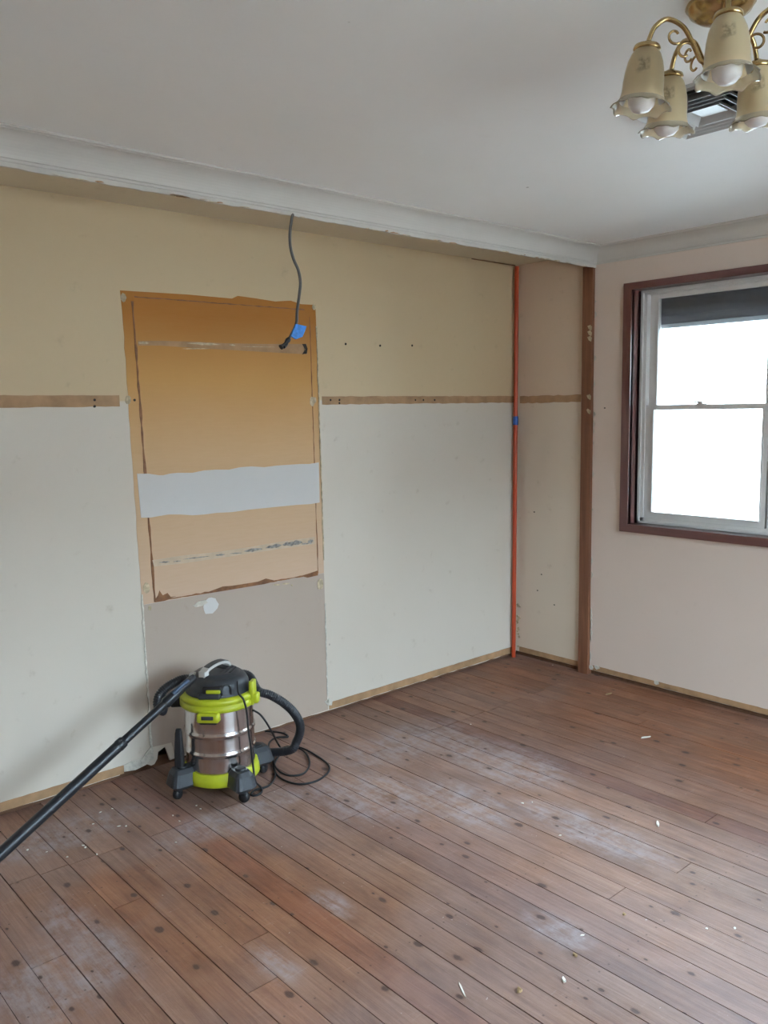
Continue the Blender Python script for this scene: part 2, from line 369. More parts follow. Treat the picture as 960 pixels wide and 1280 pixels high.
    p.inputs['Specular IOR Level'].default_value = 0.25
    h = g.math('ADD', grain, g.math('MULTIPLY', wob2, 0.7)); g.l(g.bump(h, 0.4, 0.004), p.inputs['Normal'])
    return m
M['floor'] = floor_mat()

# ------------------------------------------------------------------ floor: subfloor slab with single boards on it
fl = MB().box(XL-0.1, 0.12, YF-0.1, 0.12, -0.16, -0.0195).build('floor', M['subfloor']); struct(fl, 'bare timber floor of narrow knotty boards')
unit = bpy.data.meshes.new('floorboard'); bm_ = MB().box(0, 1, 0, 1, -0.019, 0)
unit.from_pydata(bm_.v, [], bm_.f); unit.materials.append(M['floor'])
import bmesh
_b = bmesh.new(); _b.from_mesh(unit); bmesh.ops.recalc_face_normals(_b, faces=_b.faces); _b.to_mesh(unit); _b.free()
rb = random.Random(11)
NB = 49
seams = {}
for k in range(NB):
    ys = []
    if rb.random() < 0.8: ys.append(-0.53 + rb.uniform(-0.015, 0.012))      # most boards stop where the wardrobe wall stood
    y = -1.0 - rb.uniform(0, 5.0)
    while y > YF+0.4: ys.append(y); y -= rb.uniform(2.5, 4.5)
    seams[k] = ys
def kidx(x): return int((x-BX0)//BW)
seams[kidx(-2.964)] = [-0.53, -0.888, -2.6]; seams[kidx(-2.76)] = [-1.318, -2.9]; seams[kidx(-2.139)] = [-0.53, -0.935, -2.7]; seams[kidx(-3.147)] = [-0.516, -2.2]
special = {kidx(-2.60): (0.86, 0.74, 0.71), kidx(-2.12): (0.70, 0.66, 0.68), kidx(-1.13): (0.72, 0.58, 0.56), kidx(-2.02): (0.86, 0.82, 0.84)}
for k in range(NB):
    x0 = BX0+k*BW; x1 = x0+BW-rb.uniform(0.0016, 0.0042)
    if x0 > -0.002: continue
    x1 = min(x1, 0.02)
    ends = [0.03]+seams[k]+[YF]
    for i in range(len(ends)-1):
        o = bpy.data.objects.new('floorboard', unit); C.objects.link(o); o.parent = fl
        y1 = ends[i]-(0.0012 if i else 0); y0 = ends[i+1]+0.0012
        o.location = (x0, y0, rb.uniform(-0.0008, 0.0)); o.scale = (x1-x0, y1-y0, 1)
        if k in special: col = special[k]
        else:
            b = rb.uniform(0.84, 1.10); w = rb.uniform(-0.05, 0.05); col = (b*(1+w), b, b*(1-w))
        o.color = (*col, 1)

# ------------------------------------------------------------------ walls
rj = random.Random(5)
def onback(y): return lambda a, b: (a, y, b)
def onright(x): return lambda a, b: (x, a, b)
# back wall sheet: torn lower edge with a broken-out hole behind the cleaner
hole = [(-2.46, 0.020), (-2.445, 0.040), (-2.44, 0.070), (-2.405, 0.085), (-2.395, 0.055), (-2.385, 0.016)]
low = [(XL, 0.020)] + [(p.x, p.y) for p in jag((XL+0.05, 0.020), (-2.62, 0.019), 26, 0.0025, rj)] + [(-2.60, 0.030), (-2.55, 0.024), (-2.50, 0.034), (-2.475, 0.018)] + hole + [(p.x, p.y) for p in jag((-2.37, 0.018), (0.0, 0.017), 50, 0.0025, rj)]
out = low + [(0.0, ZC+0.02), (XL, ZC+0.02)]
wb = MB().prism(out, onback(0.0), onback(0.012)).build('wall_back', M['cream']); struct(wb, 'cream painted back wall with bare strips where a wardrobe stood')
MB().box(XL-0.1, 0.12, 0.05, 0.14, -0.16, ZC+0.1).build('cavity_back', M['void'], wb)
MB().box(XL, 0.0, 0.016, 0.05, -0.019, 0.045).build('bottom_plate', M['plate'], wb)
def strip_back(name, x0, x1, z0, z1, mat, amp=0.0015, t=0.0015, n=None, ya=0.0):
    n = n or max(4, int((x1-x0)/0.03))
    pts = jag((x0, z0), (x1, z0), n, amp, rj)+jag((x1, z1), (x0, z1), n, amp, rj)
    return MB().prism([(p.x, p.y) for p in pts], onback(ya-t), onback(ya+0.004)).build(name, mat, wb)
def strip_right(name, y0, y1, z0, z1, mat, amp=0.0015, t=0.0015, n=None, par=None):
    n = n or max(4, int((y1-y0)/0.03))
    pts = jag((y0, z0), (y1, z0), n, amp, rj)+jag((y1, z1), (y0, z1), n, amp, rj)
    return MB().prism([(p.x, p.y) for p in pts], onright(-t), onright(0.004)).build(name, mat, par)
PXL, PXR, PZT = -2.492, -1.507, 2.045
# bare strips where the shelf and the skirting were fixed
strip_back('shelf_mark', XL+0.02, -2.532, 1.574, 1.620, M['mark'])
strip_back('shelf_mark', -1.488, -0.012, 1.574, 1.614, M['mark'], 0.002)
strip_back('skirting_mark', XL+0.02, -2.60, 0.0215, 0.058, M['mark'], 0.001)
strip_back('skirting_mark', -1.49, -0.02, 0.020, 0.0575, M['mark'], 0.001)
# infilled panel
sur = [(-2.505, PZT-0.004), (-2.2, PZT+0.003), (-1.98, PZT+0.002), (-1.95, PZT+0.016), (-1.85, PZT+0.012), (-1.75, PZT+0.006), (-1.66, PZT+0.016), (-1.60, PZT+0.004), (-1.515, PZT+0.006)]
sur += [(p.x, p.y) for p in jag((-1.513, 1.95), (-1.498, 0.022), 40, 0.002, rj)] + [(p.x, p.y) for p in jag((-2.36, 0.022), (-2.375, 0.095), 3, 0.002, rj)] + [(p.x, p.y) for p in jag((-2.47, 0.10), (-2.50, 1.95), 40, 0.002, rj)]
up_ = [p for p in sur if p[1] >= 0.735]
pz = 0.735
up_poly = [p for p in sur[:9]] + [p for p in sur[9:50] if p[1] > pz] + [(-1.5035, pz), (-2.482, pz)] + [p for p in sur[-41:] if p[1] > pz]
lo_poly = [(-2.482, pz-0.001), (-1.5035, pz-0.001)] + [p for p in sur[9:50] if p[1] < pz-0.005] + sur[50:-41] + [p for p in sur[-41:] if p[1] < pz-0.005]
MB().prism(up_poly, onback(-0.0012), onback(0.004)).build('bare_surround', M['kraft'], wb)
MB().prism(lo_poly, onback(-0.0010), onback(0.004)).build('bare_lower_board', M['kraft_pale'], wb)
IL0, IR0, IL1, IR1, IT, IB = -2.455, -1.553, -2.421, -1.541, 2.022, 0.739     # inner board, slightly out of square
def ix(side, z):
    t = (IT-z)/(IT-IB); return (IL0+(IL1-IL0)*t) if side < 0 else (IR0+(IR1-IR0)*t)
MB().prism([(IL0, IT), (IR0, IT+0.008), (IR1, IB-0.002), (IL1, IB)], onback(-0.0026), onback(0.004)).build('infill_board', M['kraft'], wb)
def seam(name, a, b, w, mat=M['glue'], amp=0.002, n=40, y=-0.0032):
    a = Vector(a); b = Vector(b); d = (b-a).normalized(); p = Vector((-d.y, d.x)); L = []; R_ = []
    for i in range(n+1):
        q = a.lerp(b, i/n)+p*rj.uniform(-amp, amp)*0.5; ww = w*rj.uniform(0.35, 1.2); L.append(q+p*ww/2); R_.append(q-p*ww/2)
    return MB().prism([(v.x, v.y) for v in L+R_[::-1]], onback(y), onback(0.004)).build(name, mat, wb)
seam('glue_line', (IL0, IT-0.02), (IL1, IB), 0.011); seam('glue_line', (IR0, IT-0.03), (IR1, IB), 0.006)
seam('glue_line', (IL0+0.01, IT-0.002), (IR0-0.03, IT+0.002), 0.006); seam('glue_line', (IL1, IB+0.002), (IR1, IB-0.001), 0.008)
# glue smears along the lower edge
def blobpoly(name, pts, mat, y=-0.0036): return MB().prism(pts, onback(y), onback(0.004)).build(name, mat, wb)
def up(u, v): h = hit(u, v, 1, 0.0); return (h.x, h.z)
blobpoly('glue_smear', [up(*p) for p in ((193,750),(197,744),(199,738),(203,744),(209,741),(213,746),(220,745),(200,752))], M['glue'])
blobpoly('glue_smear', [up(*p) for p in ((245,744),(262,739),(278,733),(290,732),(303,730),(322,727),(332,723),(345,726),(330,730),(300,735),(270,740))], M['glue'])
blobpoly('glue_smear', [up(*p) for p in ((375,720),(388,716),(397,713),(397,719),(384,722))], M['glue'])
# white painted band across the panel
top = [up(*p) for p in ((171,592),(185,592),(198,594),(204,594),(212,592),(222,591),(240,591),(255,588),(270,587),(286,587),(300,584),(314,583),(330,584),(345,582),(360,581),(375,580),(386,580),(398,578))]
bot = [up(*p) for p in ((399,628),(388,630),(370,631),(350,633),(330,635),(310,637),(290,640),(270,641),(255,643),(240,644),(225,643),(210,643),(198,645),(187,647),(176,647))]
MB().prism(top+bot, onback(-0.0038), onback(0.004)).build('white_band', M['whiteband'], wb)
# torn paper strips with dark plaster showing
MB().prism([up(*p) for p in ((172,426),(200,426),(240,427),(280,429),(330,430),(383,430),(384,443),(330,440),(280,437),(240,435),(200,432),(172,432))], onback(-0.0034), onback(0.004)).build('torn_paper_strip', M['mark'], wb)
MB().prism([up(*p) for p in ((190,700),(230,694),(270,690),(310,684),(350,677),(393,671),(393,680),(350,686),(310,692),(270,698),(230,704),(192,708))], onback(-0.0034), onback(0.004)).build('torn_paper_strip', M['kraft_light'], wb)
def scar(name, u0, v0, u1, v1, h, mat, n=9):
    pts = []
    for i in range(n+1):
        t = i/n; k = math.sin(PI*t)**0.6 if 0 < i < n else 0
        pts.append((u0+(u1-u0)*t, v0+(v1-v0)*t-h*k*rj.uniform(0.5, 1.1)))
    for i in range(n-1, 0, -1):
        t = i/n; k = math.sin(PI*t)**0.6
        pts.append((u0+(u1-u0)*t, v0+(v1-v0)*t+h*k*rj.uniform(0.4, 1.0)))
    return blobpoly(name, [up(*p) for p in pts], mat, -0.0044)
for a in ((172,429,186,429,2.0),(232,429,276,431,1.8),(286,431,294,432,1.2),(226,436,262,436,0.7),(300,433,345,434,0.5)): scar('torn_scar', *a, M['plaster_dirty'])
for a in ((304,689,328,686,2.4),(331,685,352,681,3.0),(352,681,378,678,4.0),(384,678,391,676,3.5),(376,680,386,679,1.2),(198,703,212,702,1.2),(216,702,226,701,0.9),(228,699,262,695,0.8),(268,694,281,693,1.3),(286,692,302,691,0.9)): scar('torn_scar', *a, M['greyplaster'])
scar('dark_slot', 378, 430, 382, 443, 0, M['void'])
blobpoly('dark_slot', [up(*p) for p in ((377,430),(382,430),(384,436),(383,442),(377,443),(381,437))], M['void'])
# plaster patches, screws and pulled fixings
def disc(u, v, r, sq=1.0, n=14):
    c = hit(u, v, 1, 0); return [(c.x+r*math.cos(2*PI*i/n)*rj.uniform(0.85, 1.1), c.z+r*sq*math.sin(2*PI*i/n)*rj.uniform(0.85, 1.1)) for i in range(n)]
blobpoly('filler_patch', disc(263, 757, 0.040), M['whiteband'], -0.0018)
blobpoly('filler_patch', [up(*p) for p in ((241,757),(247,752),(256,750),(259,753),(252,757),(244,759))], M['plaster'], -0.006)
for u, v, r in ((390,502,0.016),(393,500,0.010),(183,735,0.016),(400,730,0.020),(187,760,0.008),(160,500,0.012),(154,372,0.012),(392,384,0.010)): blobpoly('pulled_fixing', disc(u, v, r, 1.5), M['plaster_dirty'], -0.0034)
for u, v in ((118,500),(118,508),(413,500),(424,500),(424,504),(519,500),(529,500),(543,500),(168,500),(432,430),(475,432),(515,432)): blobpoly('nail_hole', disc(u, v, 0.006, 1, 7), M['void'], -0.002)
for a in ((341,731,350,731,1.2),(352,730,362,729,1.3),(363,731,366,732,0.9)): scar('torn_scar', *a, M['plaster_dirty'])
# ragged plaster edges beside the panel
def ragged(name, x0, z0, x1, z1, w, n, mat, y=-0.004):
    a = Vector((x0, z0)); b = Vector((x1, z1)); L = []; R_ = []
    for i in range(n+1):
        q = a.lerp(b, i/n); L.append((q.x-w*rj.uniform(0.2, 1), q.y)); R_.append((q.x+w*rj.uniform(0.1, 0.7), q.y))
    return MB().prism(L+R_[::-1], onback(y), onback(0.004)).build(name, mat, wb)
ragged('ragged_plaster', -2.478, 0.78, -2.470, 0.10, 0.008, 34, M['plaster'])
ragged('ragged_plaster', -1.500, 0.58, -1.499, 0.06, 0.007, 26, M['plaster'])
ragged('ragged_plaster', -1.512, 1.95, -1.502, 0.80, 0.006, 50, M['plaster_dirty'])
blobpoly('ragged_plaster', [(-2.60, 0.058), (-2.56, 0.066), (-2.52, 0.06), (-2.49, 0.09), (-2.465, 0.11), (-2.462, 0.05), (-2.50, 0.03), (-2.55, 0.022), (-2.60, 0.03)], M['plaster'], -0.004)
blobpoly('ragged_plaster', [(-1.52, 0.07), (-1.49, 0.08), (-1.47, 0.06), (-1.475, 0.04), (-1.50, 0.045)], M['plaster'], -0.004)

# window wall: sheets around the opening
WY0, WY1, WZ0, WZ1 = -2.26, -0.790, 0.902, 2.154      # opening
wr = MB()
wr.box(0, 0.012, WY1, 0.012, 0.026, ZC+0.02); wr.box(0, 0.012, YF, WY0, 0.026, ZC+0.02); wr.box(0, 0.012, WY0, WY1, 0.026, WZ0); wr.box(0, 0.012, WY0, WY1, WZ1, ZC+0.02)
wr = wr.build('wall_right', M['offwhite']); struct(wr, 'off-white window wall')
co = MB(); co.box(0.05, 0.2, WY1, 0.14, -0.16, ZC+0.1); co.box(0.05, 0.2, YF-0.1, WY0, -0.16, ZC+0.1); co.box(0.05, 0.2, WY0, WY1, -0.16, WZ0); co.box(0.05, 0.2, WY0, WY1, WZ1, ZC+0.1)
co.build('cavity_right', M['outside_wall'], wr)
MB().box(0.016, 0.05, YF, 0.05, -0.019, 0.045).build('bottom_plate', M['plate'], wr)
# cream wardrobe end of the same wall
pts = jag((-0.488, 0.028), (-0.003, 0.028), 20, 0.002, rj)
MB().prism([(p.x, p.y) for p in pts]+[(-0.003, ZW), (-0.488, ZW)], onright(-0.001), onright(0.004)).build('wardrobe_end_paint', M['cream_end'], wr)
strip_right('shelf_mark', -0.468, -0.028, 1.570, 1.612, M['mark'], 0.003, 0.0024, None, wr)
strip_right('skirting_mark', -0.480, -0.03, 0.0275, 0.0585, M['mark'], 0.001, 0.0024, None, wr)
strip_right('skirting_mark', YF+0.02, -0.57, 0.0275, 0.056, M['mark'], 0.001, 0.0015, None, wr)
for (a, b) in ((-0.56, 0.045), (-0.60, 0.05), (-0.98, 0.05)):
    pts = [(a+0.018*math.cos(i*PI/4)*rj.uniform(.7, 1.2), b+0.012*math.sin(i*PI/4)*rj.uniform(.7, 1.2)) for i in range(8)]
    MB().prism(pts, onright(-0.005), onright(0.004)).build('plaster_crumb', M['plaster'], wr)
for i in range(26):                                       # torn plaster beside the stud
    z = rj.uniform(0.05, 2.28) if i > 12 else rj.uniform(0.03, 0.35); w = rj.uniform(0.006, 0.016); h = rj.uniform(0.01, 0.05)
    pts = [(-0.552, z), (-0.552-w*0.6, z+h*0.2), (-0.552-w, z+h*0.5), (-0.552-w*0.5, z+h*0.9), (-0.552, z+h)]
    MB().prism(pts, onright(-0.004), onright(0.004)).build('torn_edge', M['plaster'], wr)
for i in range(12):
    z = rj.uniform(0.03, 0.32); y = -0.012-rj.uniform(0, 0.02); h = rj.uniform(0.008, 0.03)
    MB().prism([(y, z), (y-0.012, z+h*0.3), (y-0.006, z+h), (y+0.008, z+h*0.7)], onright(-0.005), onright(0.004)).build('torn_edge', M['plaster_dirty'], wr)
for u, v in ((672,738),(677,718),(693,756),(668,640),(756,510)):
    h = hit(u, v, 0, 0.0); MB().prism([(h.y+0.006*math.cos(i), h.z+0.004*math.sin(i)) for i in range(6)], onright(-0.002), onright(0.004)).build('nail_hole', M['void'], wr)
# exposed stud of the removed wall
st = MB().box(-0.022, 0.03, -0.549, -0.484, 0.0, ZB+0.01).build('trim_1', M['stud']); struct(st, 'reddish-brown bare timber stud on the window wall from floor to bulkhead')
for i in range(5):
    z = (1.98, 1.95, 1.92, 1.60, 1.52)[i]
    pts = [(-0.549, z), (-0.535+rj.uniform(-.006, .006), z+0.012), (-0.52, z+0.006), (-0.53, z-0.012), (-0.545, z-0.02)]
    MB().prism(pts, onright(-0.0245), onright(-0.02)).build('plaster_splash', M['plaster_dirty'], st)

# unseen sides of the room close it off; the wall behind the viewer has a window of its own
FWX0, FWX1, FWZ0, FWZ1 = -3.2, -0.8, 0.9, 2.10
wf = MB(); wf.box(XL, FWX0, YF-0.1, YF, 0, ZC+0.02); wf.box(FWX1, 0.05, YF-0.1, YF, 0, ZC+0.02); wf.box(FWX0, FWX1, YF-0.1, YF, 0, FWZ0); wf.box(FWX0, FWX1, YF-0.1, YF, FWZ1, ZC+0.02)
struct(wf.build('wall_front', M['offwhite']), 'off-white wall behind the viewpoint')
struct(MB().box(XL-0.1, XL, YF-0.1, 0.14, 0, ZC+0.02).build('wall_left', M['offwhite']), 'off-white wall left of the viewpoint')

# ceilings, bulkhead, cornice
ce = MB().box(XL-0.1, 0.2, YF-0.1, -D, ZC, ZC+0.12).build('ceiling', M['ceil']); struct(ce, 'white painted ceiling')
MB().box(XL-0.1, 0.2, -D, 0.14, ZW, ZC+0.12).build('wardrobe_ceiling', M['ceil_robe'], ce)
MB().prism([tuple(p) for p in jag((-0.40, -0.004), (-0.02, -0.004), 14, 0.003, rj)]+[(-0.02, 0.004), (-0.40, 0.004)], lambda a, b: (a, b-0.004, ZW-0.004), lambda a, b: (a, b, ZW+0.001)).build('ceiling_join_line', M['glue'], ce)  # dark brown line along the wall and ceiling join
pts = jag((XL, ZB), (0.0, ZB), 150, 0.0018, rj)
bk = MB().prism([(p.x, p.y) for p in pts]+[(0.0, ZC), (XL, ZC)], onback(-D), onback(-D+0.012)).build('trim_2', M['cornice']); struct(bk, 'torn plasterboard edge of the bulkhead below the cornice')
for i in range(46):                                       # torn brown paper and chips along the cut
    x = rj.uniform(-3.4, -0.1); w = rj.uniform(0.015, 0.07); h = rj.uniform(0.002, 0.005); z = ZB+rj.uniform(-0.001, 0.003)
    pts = [(x, z), (x+w*0.3, z-h*0.4), (x+w, z+h*0.1), (x+w*0.7, z+h), (x+w*0.2, z+h*0.7)]
    MB().prism(pts, onback(-D-0.0035), onback(-D+0.002)).build('torn_paper', rj.choice([M['plaster_dirty'], M['plaster'], M['mark']]), bk)
# cove profile (out from wall, down from ceiling)
CP = [(0.0, -0.086), (0.006, -0.086), (0.008, -0.078)] + [(0.012+0.066*(1-math.cos(a)), -0.076+0.066*math.sin(a)) for a in [i*PI/2/10 for i in range(11)]] + [(0.080, -0.008), (0.088, -0.006), (0.088, 0.0), (0.0, 0.0)]
def cornice(name, a, b, nrm, label):
    # prism of the profile along a-b, mitred at 45 degrees
    a = Vector(a); b = Vector(b); d = (b-a).normalized(); n = Vector(nrm); mb = MB()
    A = [a+n*p[0]+d*p[0]+Vector((0, 0, p[1])) for p in CP]; B = [b+n*p[0]-d*p[0]+Vector((0, 0, p[1])) for p in CP]; k = len(CP)
    mb.add(A+B, [tuple(range(k)), tuple(range(2*k-1, k-1, -1))]); mb.add(A+B, [(i, (i+1) % k, (i+1) % k+k, i+k) for i in range(k)], False)
    return struct(mb.build(name, M['cornice']), label)
cornice('trim_3', (XL, -D, ZC), (0, -D, ZC), (0, -1, 0), 'white cove cornice along the bulkhead')
cornice('trim_4', (0, -D, ZC), (0, YF, ZC), (-1, 0, 0), 'white cove cornice above the window wall')
cornice('trim_5', (0, YF, ZC), (XL, YF, ZC), (0, 1, 0), 'white cove cornice behind the viewpoint')
cornice('trim_6', (XL, YF, ZC), (XL, -D, ZC), (1, 0, 0), 'white cove cornice along the far left wall')

# ------------------------------------------------------------------ window in the right wall
w1 = empty('window_1', (0, 0, 0)); struct(w1, 'aluminium sash window in a mahogany-stained timber frame')
AY0, AY1, AZ0, AZ1 = -2.309, -0.741, 0.859, 2.190
def arch(name, pts, mat):   # flat board with a stepped inner edge, mitred
    return MB().prism(pts, onright(-0.018), onright(0.004)).build(name, mat, w1)
arch('architrave', [(AY1, AZ0), (AY1, AZ1), (WY1, WZ1), (WY1, WZ0)], M['mahog'])
arch('architrave', [(AY0, AZ0), (AY0, AZ1), (WY0, WZ1), (WY0, WZ0)], M['mahog'])
arch('architrave', [(AY0, AZ1), (AY1, AZ1), (WY1, WZ1), (WY0, WZ1)], M['mahog_h'])
arch('architrave', [(AY0, AZ0), (AY1, AZ0), (WY1, WZ0), (WY0, WZ0)], M['mahog_h'])
for b in ((WY1, WY1+0.012, WZ0-0.012, WZ1+0.012, 'mahog'), (WY0-0.012, WY0, WZ0-0.012, WZ1+0.012, 'mahog'), (WY0, WY1, WZ1, WZ1+0.012, 'mahog_h'), (WY0, WY1, WZ0-0.012, WZ0, 'mahog_h')):
    MB().box(-0.008, 0.21, b[0], b[1], b[2], b[3]).build('reveal_board', M[b[4]], w1)
FX = 0.088
fr_ = MB()   # fixed outer frame with a thin inner lip
for (y0, y1, z0, z1) in ((WY1-0.030, WY1, WZ0, WZ1), (WY0, WY0+0.030, WZ0, WZ1), (WY0, WY1, WZ1-0.022, WZ1), (WY0, WY1, WZ0, WZ0+0.030)):
    fr_.box(FX, FX+0.075, y0, y1, z0, z1)
for (y0, y1, z0, z1) in ((WY1-0.012, WY1, WZ0, WZ1), (WY0, WY0+0.012, WZ0, WZ1), (WY0, WY1, WZ1-0.012, WZ1), (WY0, WY1, WZ0, WZ0+0.012)):
    fr_.box(FX-0.012, FX, y0, y1, z0, z1)
fr_.build('window_frame', M['alu'], w1)
bays = [(-1.487, -0.820), (-2.230, -1.497)]
for y in (-1.492,): MB().box(FX+0.03, FX+0.075, y-0.005, y+0.005, WZ0+0.03, WZ1-0.022).build('mullion', M['alu'], w1)
def sash(x, y0, y1, z0, z1, s, tr, br, name):
    mb = MB(); mb.box(x, x+0.022, y0, y0+s[0], z0, z1); mb.box(x, x+0.022, y1-s[1], y1, z0, z1); mb.box(x, x+0.022, y0+s[0], y1-s[1], z0, z0+br); mb.box(x, x+0.022, y0+s[0], y1-s[1], z1-tr, z1)
    e = 0.006; mb.box(x-0.006, x, y0+s[0]-e, y0+s[0], z0+br, z1-tr); mb.box(x-0.006, x, y1-s[1], y1-s[1]+e, z0+br, z1-tr); mb.box(x-0.006, x, y0+s[0], y1-s[1], z0+br-e, z0+br)
    o = mb.build(name, M['alu'], w1)
    MB().box(x+0.009, x+0.013, y0+s[0], y1-s[1], z0+br, z1-tr).build('pane', M['glass'], o); return o
for i, (y0, y1) in enumerate(bays):
    low_ = sash(FX+0.008, y0, y1, WZ0+0.028, 1.546, (0.028, 0.05) if i == 0 else (0.05, 0.028), 0.026, 0.036, 'lower_sash')
    sash(FX+0.036, y0, y1, 1.520, WZ1-0.022, (0.028, 0.05) if i == 0 else (0.05, 0.028), 0.022, 0.026, 'upper_sash')
    yc = y0*0.48+y1*0.52
    MB().box(FX-0.006, FX+0.02, yc-0.022, yc+0.022, 1.546, 1.550).box(FX-0.010, FX+0.006, yc-0.010, yc+0.012, 1.550, 1.562).box(FX-0.014, FX+0.004, yc+0.004, yc+0.034, 1.556, 1.563).build('sash_latch', M['alu'], low_)
for (y0, y1) in bays:     # outside roller shutter, a little way down
    for k in range(4):
        z1 = WZ1-0.01-k*0.042
        MB().box(0.172+0.002*(k % 2), 0.184, y0, y1, z1-0.0415, z1).build('shutter_slat', M['shutter'], w1)
    MB().box(0.168, 0.188, y0, y1, WZ1-0.01-4*0.042-0.022, WZ1-0.01-4*0.042-0.001).build('shutter_rail', M['shutter_rail'], w1)

# window behind the viewpoint (light only reaches the scene through it)
w2 = empty('window_2'); struct(w2, 'window in the wall behind the viewpoint')
mb = MB(); 
for (x0, x1, z0, z1) in ((FWX0, FWX0+0.04, FWZ0, FWZ1), (FWX1-0.04, FWX1, FWZ0, FWZ1), (FWX0, FWX1, FWZ0, FWZ0+0.04), (FWX0, FWX1, FWZ1-0.04, FWZ1), ((FWX0+FWX1)/2-0.02, (FWX0+FWX1)/2+0.02, FWZ0, FWZ1)): mb.box(x0, x1, YF-0.08, YF-0.03, z0, z1)
mb.build('window_frame', M['alu'], w2)
for (a, b) in ((FWX0+0.04, (FWX0+FWX1)/2-0.02), ((FWX0+FWX1)/2+0.02, FWX1-0.04)): MB().box(a, b, YF-0.058, YF-0.054, FWZ0+0.04, FWZ1-0.04).build('pane', M['glass'], w2)

# outside
struct(MB().box(-40, 60, -50, 50, -0.75, -0.60).build('ground', M['ground']), 'sunlit dry ground outside the window')
struct(MB().box(-12, 6, -11.6, -11.3, -0.60, 3.1).build('sky_block_rear', M['outside_wall']), 'added wall behind the viewpoint that blocks the low sky')  # added unseen wall that hides the low sky from the rear window
struct(MB().box(5.5, 5.8, -14, 8, -0.60, 4.8).build('sky_block_right', M['outside_wall']), 'added tall wall beyond the window that blocks the low sky')  # added wall, kept tall to cut sky light through the right window
struct(MB().box(XL-2, 3, -11.3, YF-0.1, -0.60, -0.57).build('bounce_slab', M['bounce_pale']), 'added pale slab behind the viewpoint that bounces light upwards')  # added pale slab, bounces light in and up to the ceiling
struct(MB().box(XL-0.7, 0.85, YF-0.8, 0.7, ZC+0.12, ZC+0.2).build('roof', M['outside_wall']), 'roof and eaves over the room')
struct(MB().box(XL-0.1, 0.2, YF-0.1, 0.14, -0.60, -0.16).build('footing', M['outside_wall']), 'wall footing under the floor')

# ------------------------------------------------------------------ vacuum cleaner
VR = -0.864
vac = empty('wet_dry_vacuum', (-2.332, -0.352, 0.0), VR)
tag(vac, 'wet and dry vacuum cleaner with steel drum and lime green trim standing by the wall', 'vacuum')
bpy.context.view_layer.update()
Vm = Matrix.Translation((-2.332, -0.352, 0)) @ Matrix.Rotation(VR, 4, 'Z'); Vi = Vm.inverted()
def loc(p): return Vi @ Vector(p)
dr = MB().lathe([(0.136, 0.085), (0.1395, 0.09), (0.140, 0.094), (0.140, 0.12), (0.140, 0.15), (0.140, 0.170), (0.1405, 0.172), (0.1445, 0.178), (0.1455, 0.183), (0.1445, 0.188), (0.1405, 0.193), (0.140, 0.195), (0.140, 0.21), (0.140, 0.235), (0.140, 0.250), (0.1405, 0.252), (0.1445, 0.258), (0.1455, 0.263), (0.1445, 0.268), (0.1405, 0.273), (0.140, 0.275), (0.140, 0.30), (0.140, 0.34), (0.140, 0.375)], 64).build('drum', M['steel'], vac)
dr['label'] = 'shiny stainless steel drum with two raised ribs'
def baser(a, r, z):
    k = max(0.0, -math.cos(4*a)); k = k**1.5          # climbs towards the feet
    return r, (z+0.012*k if z > 0.09 else z)
MB().lathe([(0.120, 0.060), (0.150, 0.055), (0.158, 0.062), (0.156, 0.085), (0.151, 0.104), (0.146, 0.108), (0.141, 0.106)], 72, rfun=baser).build('base_ring', M['lime'], vac)
for sx in (-1, 1):
    for sy in (-1, 1):
        a = math.atan2(sy, sx); R_ = Matrix.Rotation(a, 4, 'Z')
        f = MB().rbox(0.112, 0.232, -0.050, 0.050, 0.048, 0.128, 0.028, R_, 0.80, False).build('foot', M['charcoal'], vac)
        MB().lathe([(0.021, 0.128), (0.021, 0.136), (0.015, 0.137), (0.0, 0.137)], 18, Matrix.Translation((0.172*math.cos(a), 0.172*math.sin(a), 0))).build('tool_socket', M['black'], f)
        cx, cy = 0.195*math.cos(a), 0.195*math.sin(a)
        Wm = Matrix.Translation((cx, cy, 0.0225)) @ Matrix.Rotation(a+0.5, 4, 'Z') @ Matrix.Rotation(PI/2, 4, 'X')
        ca = MB().lathe([(0.0, -0.013), (0.016, -0.013), (0.021, -0.009), (0.0225, -0.003), (0.0225, 0.003), (0.021, 0.009), (0.016, 0.013), (0.0, 0.013)], 20, Wm)
        ca.rbox(cx-0.016, cx+0.016, cy-0.016, cy+0.016, 0.026, 0.054, 0.012); ca.build('caster', M['black'], vac)
MB().lathe([(0.138, 0.362), (0.152, 0.364), (0.156, 0.370), (0.156, 0.386), (0.150, 0.389), (0.150, 0.393), (0.155, 0.396), (0.154, 0.410), (0.146, 0.417), (0.120, 0.420)], 64).build('collar', M['lime'], vac)
def headr(a, r, z):
    k = 1.0-0.035*(0.5-0.5*math.cos(4*a+0.9))*(1 if z > 0.43 else 0.3); return r*k, z
hd = MB().lathe([(0.130, 0.412), (0.133, 0.416), (0.133, 0.423), (0.129, 0.427), (0.129, 0.440), (0.127, 0.456), (0.119, 0.472), (0.104, 0.484), (0.096, 0.486), (0.092, 0.488), (0.088, 0.494), (0.07, 0.496), (0.0, 0.497)], 48, rfun=headr).build('motor_head', M['charcoal'], vac)
for i in range(3):
    MB().rbox(0.020+0.018*i, 0.030+0.018*i, -0.03, 0.05, 0.490, 0.4985, 0.004).build('vent_slot', M['black'], hd)
MB().tube(spline([(0.055, -0.118, 0.430), (0.055, -0.116, 0.455), (0.062, -0.110, 0.468), (0.078, -0.100, 0.468), (0.086, -0.096, 0.455), (0.087, -0.097, 0.430)], 0.008), 0.0045, 8).build('cord_hook', M['black'], hd)
